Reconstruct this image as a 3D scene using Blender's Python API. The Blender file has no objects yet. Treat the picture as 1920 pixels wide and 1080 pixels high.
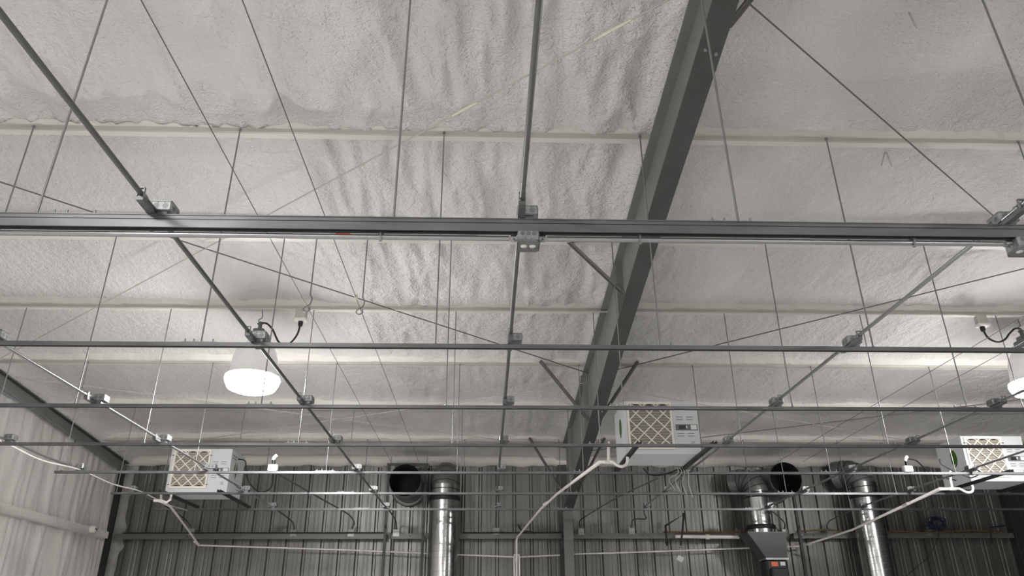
import bpy, math, random
import numpy as np
from mathutils import Vector, Matrix

# ------------------------------------------------------------------ camera, world, exposure, lamps' strength
EYE = 1.6                                   # height of the photographer's eye above the floor
H = lambda h: h + EYE                       # heights below are measured from the eye
sc = bpy.context.scene
col = sc.collection
p, r, yw = (math.radians(a) for a in (24.508, -0.296, -1.998))
rt = Vector((math.cos(yw), math.sin(yw), 0)); fw = Vector((-math.sin(yw), math.cos(yw), 0)); up = Vector((0, 0, 1))
F = fw * math.cos(p) + up * math.sin(p); u2 = -fw * math.sin(p) + up * math.cos(p)
RR = rt * math.cos(r) + u2 * math.sin(r); UU = -rt * math.sin(r) + u2 * math.cos(r)
cam = bpy.data.objects.new('camera', bpy.data.cameras.new('camera'))
col.objects.link(cam)
m = Matrix((RR, UU, -F)).transposed().to_4x4(); m.translation = Vector((0, 0, EYE))
cam.matrix_world = m
cam.data.sensor_width = 36; cam.data.lens = 1424.1 / 1920 * 36; cam.data.clip_start = 0.05
sc.camera = cam
w = bpy.data.worlds.new('world'); sc.world = w; w.use_nodes = True
w.node_tree.nodes['Background'].inputs[0].default_value = (0.8, 0.85, 0.9, 1)
w.node_tree.nodes['Background'].inputs[1].default_value = 0.05
vs = sc.view_settings
vs.view_transform = 'Standard'; vs.look = 'None'; vs.exposure = 1.70; vs.gamma = 1; vs.use_curve_mapping = False
LAMP_EMIT = 52.0
LAMPS = [(-2.56, 8.05), (6.42, 8.33), (-2.56, 0.5), (6.2, -3.5), (-2.56, -7.0), (6.2, -8.5)]  # last two are unseen, added far behind the camera for more ambient light

# ------------------------------------------------------------------ room dimensions
XL, XR, YB, YF = -6.48, 9.42, 14.0, -10.0
SL = 0.09                                   # roof falls towards the back wall
PUR = lambda y: 4.10 - SL * y               # underside of the purlins
FOAM = lambda y: 4.27 - SL * y              # sprayed foam between them
SZ = 1.82                                   # the suspended grid
STRUT_Y = [3.23, 4.98, 6.53, 8.0, 9.51, 11.03, 12.53]
PUR_Y = [3.5, 5.07, 6.59, 8.05, 9.58, 11.2, 12.72]
ROD_X = [-5.17, -3.57, -1.97, -0.36, 1.21, 2.73, 4.32, 5.93, 7.5]
COND_X = [-5.0, -3.41, -1.615, 0.158, 2.57, 4.58, 6.12]

# ------------------------------------------------------------------ helpers
class MB:
    def __init__(s): s.v = []; s.f = []; s.s = []
    def add(s, vs_, fs, smooth=False):
        n = len(s.v); s.v += [tuple(v) for v in vs_]
        for f in fs: s.f.append(tuple(i + n for i in f)); s.s.append(smooth)
        return s
    def box(s, a, b, bev=0.0):
        (x0, y0, z0), (x1, y1, z1) = a, b
        if bev <= 0:
            vs_ = [(x, y, z) for z in (z0, z1) for y in (y0, y1) for x in (x0, x1)]
            s.add(vs_, [(0, 2, 3, 1), (4, 5, 7, 6), (0, 1, 5, 4), (2, 6, 7, 3), (0, 4, 6, 2), (1, 3, 7, 5)])
        else:                                # rounded vertical corners in plan, chamfered top and bottom
            def ring(z, ins):
                q = bev; X0, X1, Y0, Y1 = x0 + ins, x1 - ins, y0 + ins, y1 - ins
                return [(X0 + q, Y0, z), (X1 - q, Y0, z), (X1, Y0 + q, z), (X1, Y1 - q, z), (X1 - q, Y1, z), (X0 + q, Y1, z), (X0, Y1 - q, z), (X0, Y0 + q, z)]
            R = [ring(z0, bev * .6), ring(z0 + bev * .6, 0), ring(z1 - bev * .6, 0), ring(z1, bev * .6)]
            vs_ = [v for q in R for v in q]; fs = [tuple(reversed(range(8))), tuple(range(24, 32))]
            for k in range(3):
                for i in range(8):
                    j = (i + 1) % 8; fs.append((k * 8 + i, k * 8 + j, k * 8 + 8 + j, k * 8 + 8 + i))
            s.add(vs_, fs)
        return s
    def tube(s, pts, rad, n=8, caps=True):
        P = [Vector(q) for q in pts]; rs = rad if isinstance(rad, (list, tuple)) else [rad] * len(P)
        T = []
        for i in range(len(P)):
            t = (P[min(i + 1, len(P) - 1)] - P[max(i - 1, 0)]); T.append(t.normalized())
        a = Vector((0, 0, 1)) if abs(T[0].z) < .9 else Vector((1, 0, 0))
        nrm = T[0].cross(a).normalized(); vs_ = []
        for i, q in enumerate(P):
            nrm = (nrm - T[i] * nrm.dot(T[i])).normalized(); b = T[i].cross(nrm)
            k = 1.0
            if 0 < i < len(P) - 1:
                d = (P[i] - P[i - 1]).normalized().dot((P[i + 1] - P[i]).normalized()); k = 1 / max(.6, math.sqrt((1 + d) / 2))
            for j in range(n):
                t = 2 * math.pi * j / n; vs_.append(q + (nrm * math.cos(t) + b * math.sin(t)) * rs[i] * k)
        fs = []
        for i in range(len(P) - 1):
            for j in range(n):
                k = (j + 1) % n; fs.append((i * n + j, i * n + k, (i + 1) * n + k, (i + 1) * n + j))
        s.add(vs_, fs, True)
        if caps:
            L = (len(P) - 1) * n
            s.add(vs_[:n], [tuple(reversed(range(n)))]); s.add(vs_[L:], [tuple(range(n))])
        return s
    def lathe(s, prof, n=24, c=(0, 0, 0), ax='z', smooth=True, arc=None):
        vs_ = []; cx, cy, cz = c
        for (R, z) in prof:
            for j in range(n):
                t = 2 * math.pi * j / n; a, b = R * math.cos(t), R * math.sin(t)
                vs_.append((cx + a, cy + b, cz + z) if ax == 'z' else (cx + a, cy + z, cz - b) if ax == 'y' else (cx + z, cy + a, cz + b))
        fs = []
        for i in range(len(prof) - 1):
            for j in range(n):
                k = (j + 1) % n; fs.append((i * n + j, i * n + k, (i + 1) * n + k, (i + 1) * n + j))
        return s.add(vs_, fs, smooth)
    def disc(s, c, R, n=24, ax='z', sc2=(1, 1)):
        vs_ = [(c[0] + R * sc2[0] * math.cos(2 * math.pi * j / n), c[1], c[2] + R * sc2[1] * math.sin(2 * math.pi * j / n)) if ax == 'y' else
               (c[0], c[1] + R * sc2[0] * math.cos(2 * math.pi * j / n), c[2] + R * sc2[1] * math.sin(2 * math.pi * j / n)) if ax == 'x' else
               (c[0] + R * sc2[0] * math.cos(2 * math.pi * j / n), c[1] + R * sc2[1] * math.sin(2 * math.pi * j / n), c[2]) for j in range(n)]
        return s.add(vs_, [tuple(range(n))])
    def bar(s, a, b, w_, h_, side=None):     # rectangular bar from a to b
        a, b = Vector(a), Vector(b); t = (b - a).normalized()
        u = side and Vector(side) or (Vector((0, 0, 1)) if abs(t.z) < .95 else Vector((1, 0, 0)))
        x = t.cross(u).normalized(); z = x.cross(t).normalized()
        vs_ = [q + x * (w_ / 2 * i) + z * (h_ / 2 * j) for q in (a, b) for (i, j) in ((-1, -1), (1, -1), (1, 1), (-1, 1))]
        return s.add(vs_, [(0, 1, 2, 3), (7, 6, 5, 4), (0, 4, 5, 1), (1, 5, 6, 2), (2, 6, 7, 3), (3, 7, 4, 0)])
    def extr_x(s, prof, x0, x1, closed=True):  # profile (y,z) swept along x
        n = len(prof); vs_ = [(x0, y, z) for y, z in prof] + [(x1, y, z) for y, z in prof]
        fs = [(i, (i + 1) % n, n + (i + 1) % n, n + i) for i in range(n if closed else n - 1)]
        if closed: fs += [tuple(reversed(range(n))), tuple(range(n, 2 * n))]
        return s.add(vs_, fs)
    def build(s, name, mat, parent=None, loc=None):
        me = bpy.data.meshes.new(name); me.from_pydata(s.v, [], s.f); me.polygons.foreach_set('use_smooth', s.s); me.update()
        o = bpy.data.objects.new(name, me); me.materials.append(mat); col.objects.link(o)
        if parent: o.parent = parent
        if loc: o.location = loc
        return o

def tag(o, label=None, cat=None, group=None, kind=None):
    if label: o['label'] = label
    if cat: o['category'] = cat
    if group: o['group'] = group
    if kind: o['kind'] = kind
    return o
def empty(name, loc, label, cat, group=None):
    o = bpy.data.objects.new(name, None); col.objects.link(o); o.location = loc; o.empty_display_size = .1
    return tag(o, label, cat, group)
def dup(root, loc, label, group=None, rotz=None):
    r_ = root.copy(); col.objects.link(r_); r_.location = loc; r_['label'] = label
    if group: r_['group'] = group
    if rotz is not None: r_.rotation_euler.z = rotz
    for ch in list(root.children):
        c = ch.copy(); col.objects.link(c); c.parent = r_
        for g in ch.children:
            d = g.copy(); col.objects.link(d); d.parent = c
    return r_
ORD = ['nearest', 'second', 'third', 'fourth', 'fifth', 'sixth', 'seventh', 'eighth', 'ninth', 'tenth', 'eleventh']
def curve(pts, n=6):                         # Catmull-Rom
    P = [Vector(q) for q in pts]; P = [2 * P[0] - P[1]] + P + [2 * P[-1] - P[-2]]; out = []
    for i in range(1, len(P) - 2):
        for k in range(n):
            t = k / n; a, b, c, d = P[i - 1:i + 3]
            out.append(.5 * ((2 * b) + (c - a) * t + (2 * a - 5 * b + 4 * c - d) * t * t + (3 * b - a - 3 * c + d) * t ** 3))
    return out + [P[-2]]

# ------------------------------------------------------------------ materials
def mat(name, c, rough=.5, metal=0., bump=None, vary=None, spec=None, emit=None):
    M = bpy.data.materials.new(name); M.use_nodes = True; nt = M.node_tree; b = nt.nodes['Principled BSDF']
    b.inputs['Base Color'].default_value = (*c, 1); b.inputs['Roughness'].default_value = rough; b.inputs['Metallic'].default_value = metal
    if spec is not None: b.inputs['Specular IOR Level'].default_value = spec
    tc = nt.nodes.new('ShaderNodeTexCoord')
    def noise(scale, stretch=(1, 1, 1), detail=4):
        mp = nt.nodes.new('ShaderNodeMapping'); mp.inputs['Scale'].default_value = stretch
        nt.links.new(tc.outputs['Object'], mp.inputs[0]); n = nt.nodes.new('ShaderNodeTexNoise')
        n.inputs['Scale'].default_value = scale; n.inputs['Detail'].default_value = detail; nt.links.new(mp.outputs[0], n.inputs['Vector']); return n
    if vary:
        sc_, c2, st = vary; n = noise(sc_, st); cr = nt.nodes.new('ShaderNodeValToRGB'); cr.color_ramp.elements[0].position = .35; cr.color_ramp.elements[1].position = .68
        cr.color_ramp.elements[0].color = (*c, 1); cr.color_ramp.elements[1].color = (*c2, 1)
        nt.links.new(n.outputs['Fac'], cr.inputs[0]); nt.links.new(cr.outputs[0], b.inputs['Base Color'])
    if bump:
        prev = None
        for (sc_, st, dist, strength) in bump:
            n = noise(sc_, st, 3); bp = nt.nodes.new('ShaderNodeBump'); bp.inputs['Distance'].default_value = dist; bp.inputs['Strength'].default_value = strength
            nt.links.new(n.outputs['Fac'], bp.inputs['Height'])
            if prev: nt.links.new(prev.outputs[0], bp.inputs['Normal'])
            prev = bp
        nt.links.new(prev.outputs[0], b.inputs['Normal'])
    if emit: b.inputs['Emission Color'].default_value = (*emit[0], 1); b.inputs['Emission Strength'].default_value = emit[1]
    return M
one = (1, 1, 1)
M_foam = mat('sprayed_foam', (.63, .617, .60), .46, bump=[(15, (1, .8, 1), .035, .9), (48, (1, 1.5, 1), .018, 1.0)], vary=(1.1, (.78, .768, .755), (1, .4, 1)), spec=.5)
M_foamwall = mat('sprayed_foam_wall', (.66, .645, .625), .6, bump=[(14, (1, 1, .5), .02, .5), (60, one, .006, .4)], vary=(1.3, (.74, .72, .68), (1, 1, .4)), spec=.35)
M_foamshade = mat('shaded_foam', (.27, .265, .25), .65, bump=[(20, one, .02, .6)], vary=(4, (.42, .41, .385), one))  # darker copy of the foam, the corner's shade put into its colour
M_purlin = mat('foam_coated_purlin', (.64, .62, .575), .55, bump=[(18, (.3, 1, 1), .01, .4)], vary=(1.6, (.73, .71, .665), (.6, 2, 2)), spec=.4)
M_shadestrip = mat('purlin_shade', (.40, .385, .35), .5, .1, vary=(2, (.55, .53, .48), (.5, 1, 1)))  # darker tone that paints the shade along the purlin underside
M_galv = mat('galvanised_steel', (.135, .138, .143), .36, .45, vary=(9, (.19, .193, .198), (.3, 1, 1)))
M_galvbox = mat('zinc_box_steel', (.26, .266, .27), .36, .5, vary=(30, (.34, .346, .35), one))
M_emt = mat('zinc_conduit', (.33, .335, .34), .25, .7)
M_emtdull = mat('dull_conduit', (.13, .133, .13), .38, .5)
M_rod = mat('threaded_rod_steel', (.24, .24, .24), .40, .5)
M_wire = mat('brace_rod_steel', (.16, .155, .15), .6, .3)
M_cream = mat('foam_dusted_rod', (.50, .49, .44), .7)
M_raftershade = mat('rafter_grey_shaded', (.055, .058, .054), .5, 0, bump=[(40, one, .002, .3)], vary=(3, (.07, .074, .07), (1, 1, 1)), spec=.4)  # darker copy of the rafter grey, shade put into the colour
M_rafterlit = mat('rafter_grey_lit', (.17, .175, .17), .45, 0, vary=(2.5, (.21, .215, .207), one), spec=.5)  # lighter copy of the rafter grey for the faces that catch light
M_slot = mat('shaded_slot', (.012, .012, .012), .8)
M_black = mat('black_paint', (.012, .012, .012), .45)
M_blackcable = mat('black_rubber', (.01, .01, .01), .4)
M_wall = mat('liner_panel', (.165, .165, .153), .42, .7, bump=[(3, (3, 3, .25), .004, .06)], vary=(2.0, (.235, .235, .222), (2, 2, .3)))
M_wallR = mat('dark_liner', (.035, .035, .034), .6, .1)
M_floor = mat('concrete_floor', (.74, .735, .735), .6, vary=(1.2, (.8, .795, .795), one))
M_girt = mat('grey_girt', (.15, .15, .142), .45, .3)
M_duct = mat('spiral_duct', (.55, .555, .55), .22, 1.0, bump=[(7, one, .01, .15)])
M_ductdull = mat('elbow_sheet', (.26, .265, .26), .42, .8, vary=(6, (.32, .325, .32), one))
M_hopper = mat('hopper_sheet', (.10, .10, .098), .45, .55)
M_lamp = mat('lamp_hood', (.78, .77, .76), .45, emit=((1, .985, .96), .045))
M_lampmetal = mat('lamp_cap', (.16, .17, .18), .45, .4)
M_lens = mat('lamp_lens', (1, 1, 1), .3, emit=((1, .985, .965), LAMP_EMIT))
M_pvc = mat('white_pvc', (.78, .75, .71), .35)
M_pvcd = mat('beige_box', (.50, .485, .45), .5)
M_case = mat('case_enamel', (.60, .61, .625), .38)
M_frame = mat('cardboard_frame', (.78, .74, .67), .7)
M_media = mat('filter_media', (.27, .24, .195), .9)
M_panel = mat('control_panel', (.14, .145, .15), .4)
M_lcd = mat('display_glass', (.03, .035, .035), .15)
M_label = mat('printed_label', (.72, .72, .72), .5)
M_green = mat('green_badge', (.035, .12, .012), .4)
M_dark = mat('dark_slot_paint', (.02, .02, .022), .6)
M_yel = mat('yellowed_foam', (.74, .72, .60), .7, bump=[(60, one, .01, .6)])
M_orange = mat('orange_label', (.80, .15, .03), .4)
M_red = mat('red_print', (.42, .03, .02), .5)
M_brass = mat('ochre_cable', (.16, .10, .03), .5)
M_blue = mat('blue_cable', (.006, .010, .045), .45)

# ------------------------------------------------------------------ value noise for the foam geometry
def vnoise(x, y, seed=0):
    xi = np.floor(x).astype(np.int64); yi = np.floor(y).astype(np.int64); fx = x - xi; fy = y - yi
    def h(a, b):
        n = (a * 374761393 + b * 668265263 + seed * 974711) & 0x7fffffff
        n = ((n ^ (n >> 13)) * 1274126177) & 0x7fffffff
        return ((n ^ (n >> 16)) & 0xffff) / 65535.0
    sx = fx * fx * (3 - 2 * fx); sy = fy * fy * (3 - 2 * fy)
    return (h(xi, yi) * (1 - sx) + h(xi + 1, yi) * sx) * (1 - sy) + (h(xi, yi + 1) * (1 - sx) + h(xi + 1, yi + 1) * sx) * sy

def grid_mesh(name, V, nu, nv, mat_, flip=False):
    me = bpy.data.meshes.new(name)
    idx = np.arange(nu * nv).reshape(nv, nu)
    q = np.stack([idx[:-1, :-1], idx[:-1, 1:], idx[1:, 1:], idx[1:, :-1]], -1).reshape(-1, 4)
    if flip: q = q[:, ::-1]
    me.vertices.add(nu * nv); me.vertices.foreach_set('co', V.astype(np.float32).ravel())
    me.loops.add(q.size); me.loops.foreach_set('vertex_index', q.astype(np.int32).ravel())
    me.polygons.add(len(q)); me.polygons.foreach_set('loop_start', np.arange(0, q.size, 4, dtype=np.int32))
    me.polygons.foreach_set('use_smooth', np.ones(len(q), dtype=bool)); me.update(calc_edges=True); me.validate()
    me.materials.append(mat_); o = bpy.data.objects.new(name, me); col.objects.link(o)
    return tag(o, kind='structure')

# ceiling: foam sprayed between the purlins, ridged along the slope
xs = np.arange(XL - .05, XR + .06, .03); ys = np.concatenate([np.arange(YF - .1, 2.4, .12), np.arange(2.4, YB + .08, .03)])
X, Y = np.meshgrid(xs, ys)
amp = 0.012 + np.where(Y < 5.05, .085, .062) / (1 + np.exp(-(X + 1.8 + np.where(Y < 5.05, 3.5, 0)) / .25))
amp *= np.where(Y > 8.1, .55, 1)
amp = np.where(X > 1.4, .008 + .018 * (Y > 5), amp)
skew = np.where(X > 1.4, .10, -.02)
U = X + skew * Y + .10 * (vnoise(X * 1.3, Y * 1.6, 3) - .5)
bay = np.digitize(Y, PUR_Y)
ridge = vnoise(U * 6.2 + bay * 17.3, Y * 1.1 + bay * 5, 1) * .62 + vnoise(U * 12.5 + bay * 7, Y * 2.0, 2) * .3 + vnoise(X * 3.0, Y * 3.0, 4) * .35
ridge = (1 - np.abs(2 * ridge / 1.27 - 1)) ** 1.4
low = vnoise(X * 1.1, Y * 1.4, 6) * .045
Z = FOAM(Y) - amp * ridge - low * .8
for yp in PUR_Y + [YB]:
    d = yp - Y; Z -= .05 * np.exp(-np.clip(d, 0, 9) / .05) * (d >= 0) * (.8 + .4 * vnoise(X * 4, X * 0, 8)) + .035 * np.exp(-np.clip(-d, 0, 9) / .10) * (d < 0)
d = np.abs(X - 1.376); k_ = np.exp(-np.clip(d - .09, 0, 9) / .06); Z = Z * (1 - k_) + (4.125 - SL * Y) * k_
k_ = np.exp(-np.clip(X - XL - .13, 0, 9) / .09); Z = Z * (1 - k_) + (4.06 - SL * Y) * k_
grid_mesh('ceiling', np.stack([X, Y, H(Z)], -1), len(xs), len(ys), M_foam, True)
# left wall: foam as well, streaked downwards
ys = np.concatenate([np.arange(YF, 7.5, .25), np.arange(7.5, YB + .03, .04)]); zs = np.arange(0, 4.6, .05)
Yg, Zg = np.meshgrid(ys, zs)
Xg = XL + .040 * vnoise(Yg * 14 + .3 * vnoise(Yg * 2, Zg * 2, 9), Zg * 1.0, 11) + .03 * vnoise(Yg * 2, Zg * 1.5, 12) - .03
Xg += .03 * np.exp(-np.abs(Zg - H(1.6)) / .06)
keep = Zg <= H(FOAM(Yg)) + .1
Zg = np.minimum(Zg, H(FOAM(Yg)) + .06)
grid_mesh('wall_left', np.stack([Xg, Yg, Zg], -1), len(ys), len(zs), M_foamwall, True)
# back wall: ribbed metal liner, deep ribs every foot with two fine ones between
b = MB(); prof = []
x = XL - .06; base = YB
while x < XR + .1:
    prof += [(x, base), (x + .018, base + .034), (x + .05, base + .034), (x + .068, base)]
    for q in (.145, .215):
        prof += [(x + q, base), (x + q + .008, base + .0035), (x + q + .022, base + .0035), (x + q + .03, base)]
    x += .305
n = len(prof)
b.add([(q[0], q[1], 0) for q in prof] + [(q[0], q[1], H(2.95)) for q in prof], [(i, i + 1, n + i + 1, n + i) for i in range(n - 1)])
tag(b.build('wall_back', M_wall), kind='structure')
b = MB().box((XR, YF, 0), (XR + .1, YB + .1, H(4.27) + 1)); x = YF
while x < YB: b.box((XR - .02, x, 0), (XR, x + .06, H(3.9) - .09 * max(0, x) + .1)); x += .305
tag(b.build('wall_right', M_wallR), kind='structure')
tag(MB().box((XL - .2, YF - .2, 0), (XR + .2, YF, H(5.4))).build('wall_front', M_foamwall), kind='structure')
tag(MB().box((XL - .3, YF - .3, -.1), (XR + .3, YB + .3, 0)).build('floor', M_floor), kind='structure')
# foam trim where roof and back wall meet
b = MB(); n = 160; vs_ = []
for i in range(n + 1):
    x = XL + (XR - XL) * i / n; d = .012 * math.sin(x * 7.3) + .01 * math.sin(x * 17) 
    for (dy, z) in ((-.02, 3.0), (-.12, 2.95), (-.14, 2.88 + d), (-.06, 2.80 + d), (.05, 2.79 + d), (.05, 3.0)): vs_.append((x, YB + dy, H(z)))
fs = [(i * 6 + j, i * 6 + (j + 1) % 6, i * 6 + 6 + (j + 1) % 6, i * 6 + 6 + j) for i in range(n) for j in range(6)]
tag(b.add(vs_, fs, True).build('trim_1', M_purlin), kind='structure')

# foam sprayed round the left corner onto the end of the back wall
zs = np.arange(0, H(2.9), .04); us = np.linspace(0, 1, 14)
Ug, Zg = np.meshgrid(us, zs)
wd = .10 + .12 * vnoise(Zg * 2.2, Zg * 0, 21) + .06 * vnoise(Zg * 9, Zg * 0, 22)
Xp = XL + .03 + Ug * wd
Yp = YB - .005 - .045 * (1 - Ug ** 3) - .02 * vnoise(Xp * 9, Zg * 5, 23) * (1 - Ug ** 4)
grid_mesh('trim_2', np.stack([Xp, Yp, Zg], -1), len(us), len(zs), M_foamshade, True)

# ------------------------------------------------------------------ lamps
def make_lamp(x, y, label, dz=0):
    t = empty('high_bay_lamp', (x, y, H(3.38 + dz)), label, 'lamp', 'round white high bay lamps under the roof')
    z = lambda h: h - 3.38
    MB().lathe([(.055, z(2.975)), (.12, z(2.962)), (.175, z(2.925)), (.215, z(2.865)), (.238, z(2.785)), (.248, z(2.69)), (.255, z(2.60)), (.288, z(2.575)), (.288, z(2.567)), (.24, z(2.575)), (.235, z(2.69)), (.21, z(2.80)), (.17, z(2.89)), (.05, z(2.95))], 40).build('hood', M_lamp, t)
    MB().lathe([(.24, z(2.575)), (.27, z(2.572)), (.289, z(2.562)), (.292, z(2.535)), (.28, z(2.495)), (.25, z(2.44)), (.19, z(2.415)), (.0, z(2.41))], 40).build('lens', M_lens, t)
    hs = MB().box((-.09, -.09, z(2.98)), (.09, .09, z(3.08)), .02).box((-.06, -.05, z(3.08)), (.06, .05, z(3.13)), .01).build('driver_housing', M_lampmetal, t)
    MB().tube([(0, 0, z(3.13)), (0, 0, z(3.19))], .022, 10).tube([(-.03, 0, z(3.19)), (0, 0, z(3.215)), (.028, 0, z(3.20))], .013, 8).build('swivel', M_lampmetal, hs)
    MB().tube(curve([(0, 0, z(3.20)), (-.022, 0, z(3.225)), (-.02, 0, z(3.25)), (.004, 0, z(3.265)), (.01, 0, z(3.29)), (0, 0, z(3.36))]), .006, 6).build('hook', M_rod, t)
    return t
LL = ['lit white high bay lamp hanging left of the grid centre', 'lit white high bay lamp cut by the right edge of the picture',
      'white high bay lamp behind the camera', 'white high bay lamp behind the camera on the right', 'added unseen high bay lamp at the far end behind the camera', 'added unseen high bay lamp in the far corner behind the camera']
for (x, y), l in zip(LAMPS, LL): make_lamp(x, y, l, .09 if y > 8.2 else 0)
for k, x0 in enumerate((-2.56, 6.2)):
    side = ('left', 'right')[k]
    bx = -2.10 if k == 0 else 5.72
    t = empty('lamp_power_box', (bx, 8.0, H(3.24)), f'beige conduit box with a black cord feeding the {side} lamp', 'junction box', 'beige power boxes beside the lamps')
    MB().box((-.06, -.05, .0), (.06, .03, .10), .012).build('body', M_pvcd, t)
    MB().box((-.068, -.062, -.03), (.068, .04, .0), .008).build('cover_plate', M_pvc, t)
    MB().lathe([(.0, -.085), (.022, -.085), (.028, -.06), (.028, -.03), (0, -.03)], 12).build('cord_grip', M_blackcable, t)
    pts = [(-2.10, 3.18), (-2.12, 3.06), (-2.18, 2.96), (-2.25, 2.93), (-2.32, 2.97), (-2.40, 3.11), (-2.47, 3.18), (-2.53, 3.19)] if k == 0 else \
          [(5.72, 3.18), (5.745, 3.09), (5.80, 3.04), (5.87, 3.025), (5.95, 3.06), (6.02, 3.13), (6.10, 3.19), (6.17, 3.19)]
    MB().tube(curve([(a - bx, .0, h - 3.24) for a, h in pts]), .011, 8).build('power_cord', M_blackcable, t)

# ------------------------------------------------------------------ roof steel
def member(prof_fn, ys_, name, mat_, parent=None):
    b = MB(); k = None; vs_ = []
    for y in ys_:
        q = prof_fn(y); k = len(q); vs_ += [(a, y, H(z)) for a, z in q]
    fs = [(i * k + j, i * k + (j + 1) % k, (i + 1) * k + (j + 1) % k, (i + 1) * k + j) for i in range(len(ys_) - 1) for j in range(k)]
    fs += [tuple(reversed(range(k))), tuple(range((len(ys_) - 1) * k, len(ys_) * k))]
    return b.add(vs_, fs).build(name, mat_, parent)
BYZ = [(-9.9, 5.0), (0, 3.98), (3.4, 3.45), (5.2, 3.21), (7.7, 2.83), (9.6, 2.51), (11.4, 2.22), (13.35, 1.93)]
BYZ = [(a * .976, c * .976) for a, c in BYZ]
ysr = [q[0] for q in BYZ]; bot = dict(BYZ); TOP = lambda y: 4.088 - SL * y
rf = empty('steel_rafter', (0, 0, 0), 'tapered grey steel rafter running from top centre down to the back wall', 'rafter')
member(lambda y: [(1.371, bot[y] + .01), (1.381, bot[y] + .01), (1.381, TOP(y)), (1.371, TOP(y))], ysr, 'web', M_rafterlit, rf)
member(lambda y: [(1.298, bot[y]), (1.455, bot[y]), (1.455, bot[y] + .012), (1.298, bot[y] + .012)], ysr, 'bottom_flange', M_raftershade, rf)
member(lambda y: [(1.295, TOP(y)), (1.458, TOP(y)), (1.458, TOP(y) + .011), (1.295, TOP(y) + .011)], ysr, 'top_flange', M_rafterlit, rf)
for y in (6.95, 9.9, 12.0): MB().box((1.303, y, H(np.interp(y, *zip(*BYZ)) + .012)), (1.371, y + .01, H(TOP(y)))).build('stiffener', M_rafterlit, rf)
for bx_, by_ in ((1.345, 3.66), (1.42, 3.69), (1.42, 9.1)):
    bz_ = np.interp(by_, *zip(*BYZ)); MB().tube([(bx_, by_, H(bz_ + .002)), (bx_, by_, H(bz_ - .012))], .012, 6).build('bolt', M_galvbox, rf)
cl = empty('steel_column', (1.376, 13.28, 0), 'grey steel column under the rafter at the back wall', 'column')
MB().box((-.08, -.17, 0), (.08, -.155, H(1.88))).build('flange', M_girt, cl)
MB().box((-.005, -.155, 0), (.005, .60, H(1.9))).build('web', M_raftershade, cl)
MB().box((-.08, .60, 0), (.08, .612, H(2.8))).build('flange', M_raftershade, cl)
MB().box((-.085, -.18, H(1.88)), (.085, .0, H(1.892))).build('cap_plate', M_raftershade, cl)

ge = empty('gable_beam', (0, 0, 0), 'dark steel beam along the top of the left foam wall', 'beam')
yy = [YF, 0, 7, 10, 12, 13.8]
member(lambda y: [(-6.47, 3.90 - SL * y), (-6.33, 3.84 - SL * y), (-6.33, 3.86 - SL * y), (-6.47, 3.92 - SL * y)], yy, 'bottom_flange', M_rafterlit, ge)
member(lambda y: [(-6.41, 3.88 - SL * y), (-6.40, 3.88 - SL * y), (-6.40, 4.2 - SL * y), (-6.41, 4.2 - SL * y)], yy, 'web', M_rafterlit, ge)
member(lambda y: [(-6.47, 4.03 - SL * y), (-6.35, 4.03 - SL * y), (-6.35, 4.045 - SL * y), (-6.47, 4.045 - SL * y)], yy, 'top_flange', M_raftershade, ge)
tag(MB().box((-6.46, 13.72, 0), (-6.365, 13.77, H(2.66))).build('corner_column', M_black), 'black steel column in the left corner of the room', 'column')

# purlins: foam coated channels
for i, yp in enumerate(PUR_Y):
    z0 = PUR(yp); n = 240; vs_ = []
    rng = random.Random(i)
    ph = [rng.uniform(0, 6) for _ in range(4)]
    for j in range(n + 1):
        x = XL + .02 + (XR - XL - .04) * j / n
        w1 = .006 * math.sin(x * 5 + ph[0]) + .005 * math.sin(x * 13 + ph[1]) + .004 * math.sin(x * 31 + ph[2])
        for (dy, dz) in ((-.035 - w1, .24), (-.03 - w1, .05), (-.015 + w1, .02), (-.012, .0), (.055, .0), (.06, .012), (.02, .02), (.02, .24)): vs_.append((x, yp + dy, H(z0 + dz)))
    fs = [(a * 8 + q, a * 8 + 8 + q, a * 8 + 8 + (q + 1) % 8, a * 8 + (q + 1) % 8) for a in range(n) for q in range(8)]
    o = MB().add(vs_, fs).build('roof_purlin', M_purlin)
    MB().box((XL + .05, yp - .034, H(z0 - .004)), (XR - .05, yp - .012, H(z0 + .030))).build('shade_strip', M_shadestrip, o)  # added strip, paints the shade below the purlin's rounded foam edge
    tag(o, f'foam-coated roof purlin across the ceiling, {ORD[i-1] if i else "out of view before the nearest"}{" from the camera" if i else ""}', 'purlin', 'foam-coated purlins crossing the roof')
# surface conduit under the third purlin
pc = MB().tube([(XL + .1, 7.97, H(3.35)), (9.3, 7.97, H(3.35))], .0115, 8).build('roof_conduit', M_pvcd)
tag(pc, 'thin painted conduit run along the purlin that carries the lamps', 'conduit')

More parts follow.
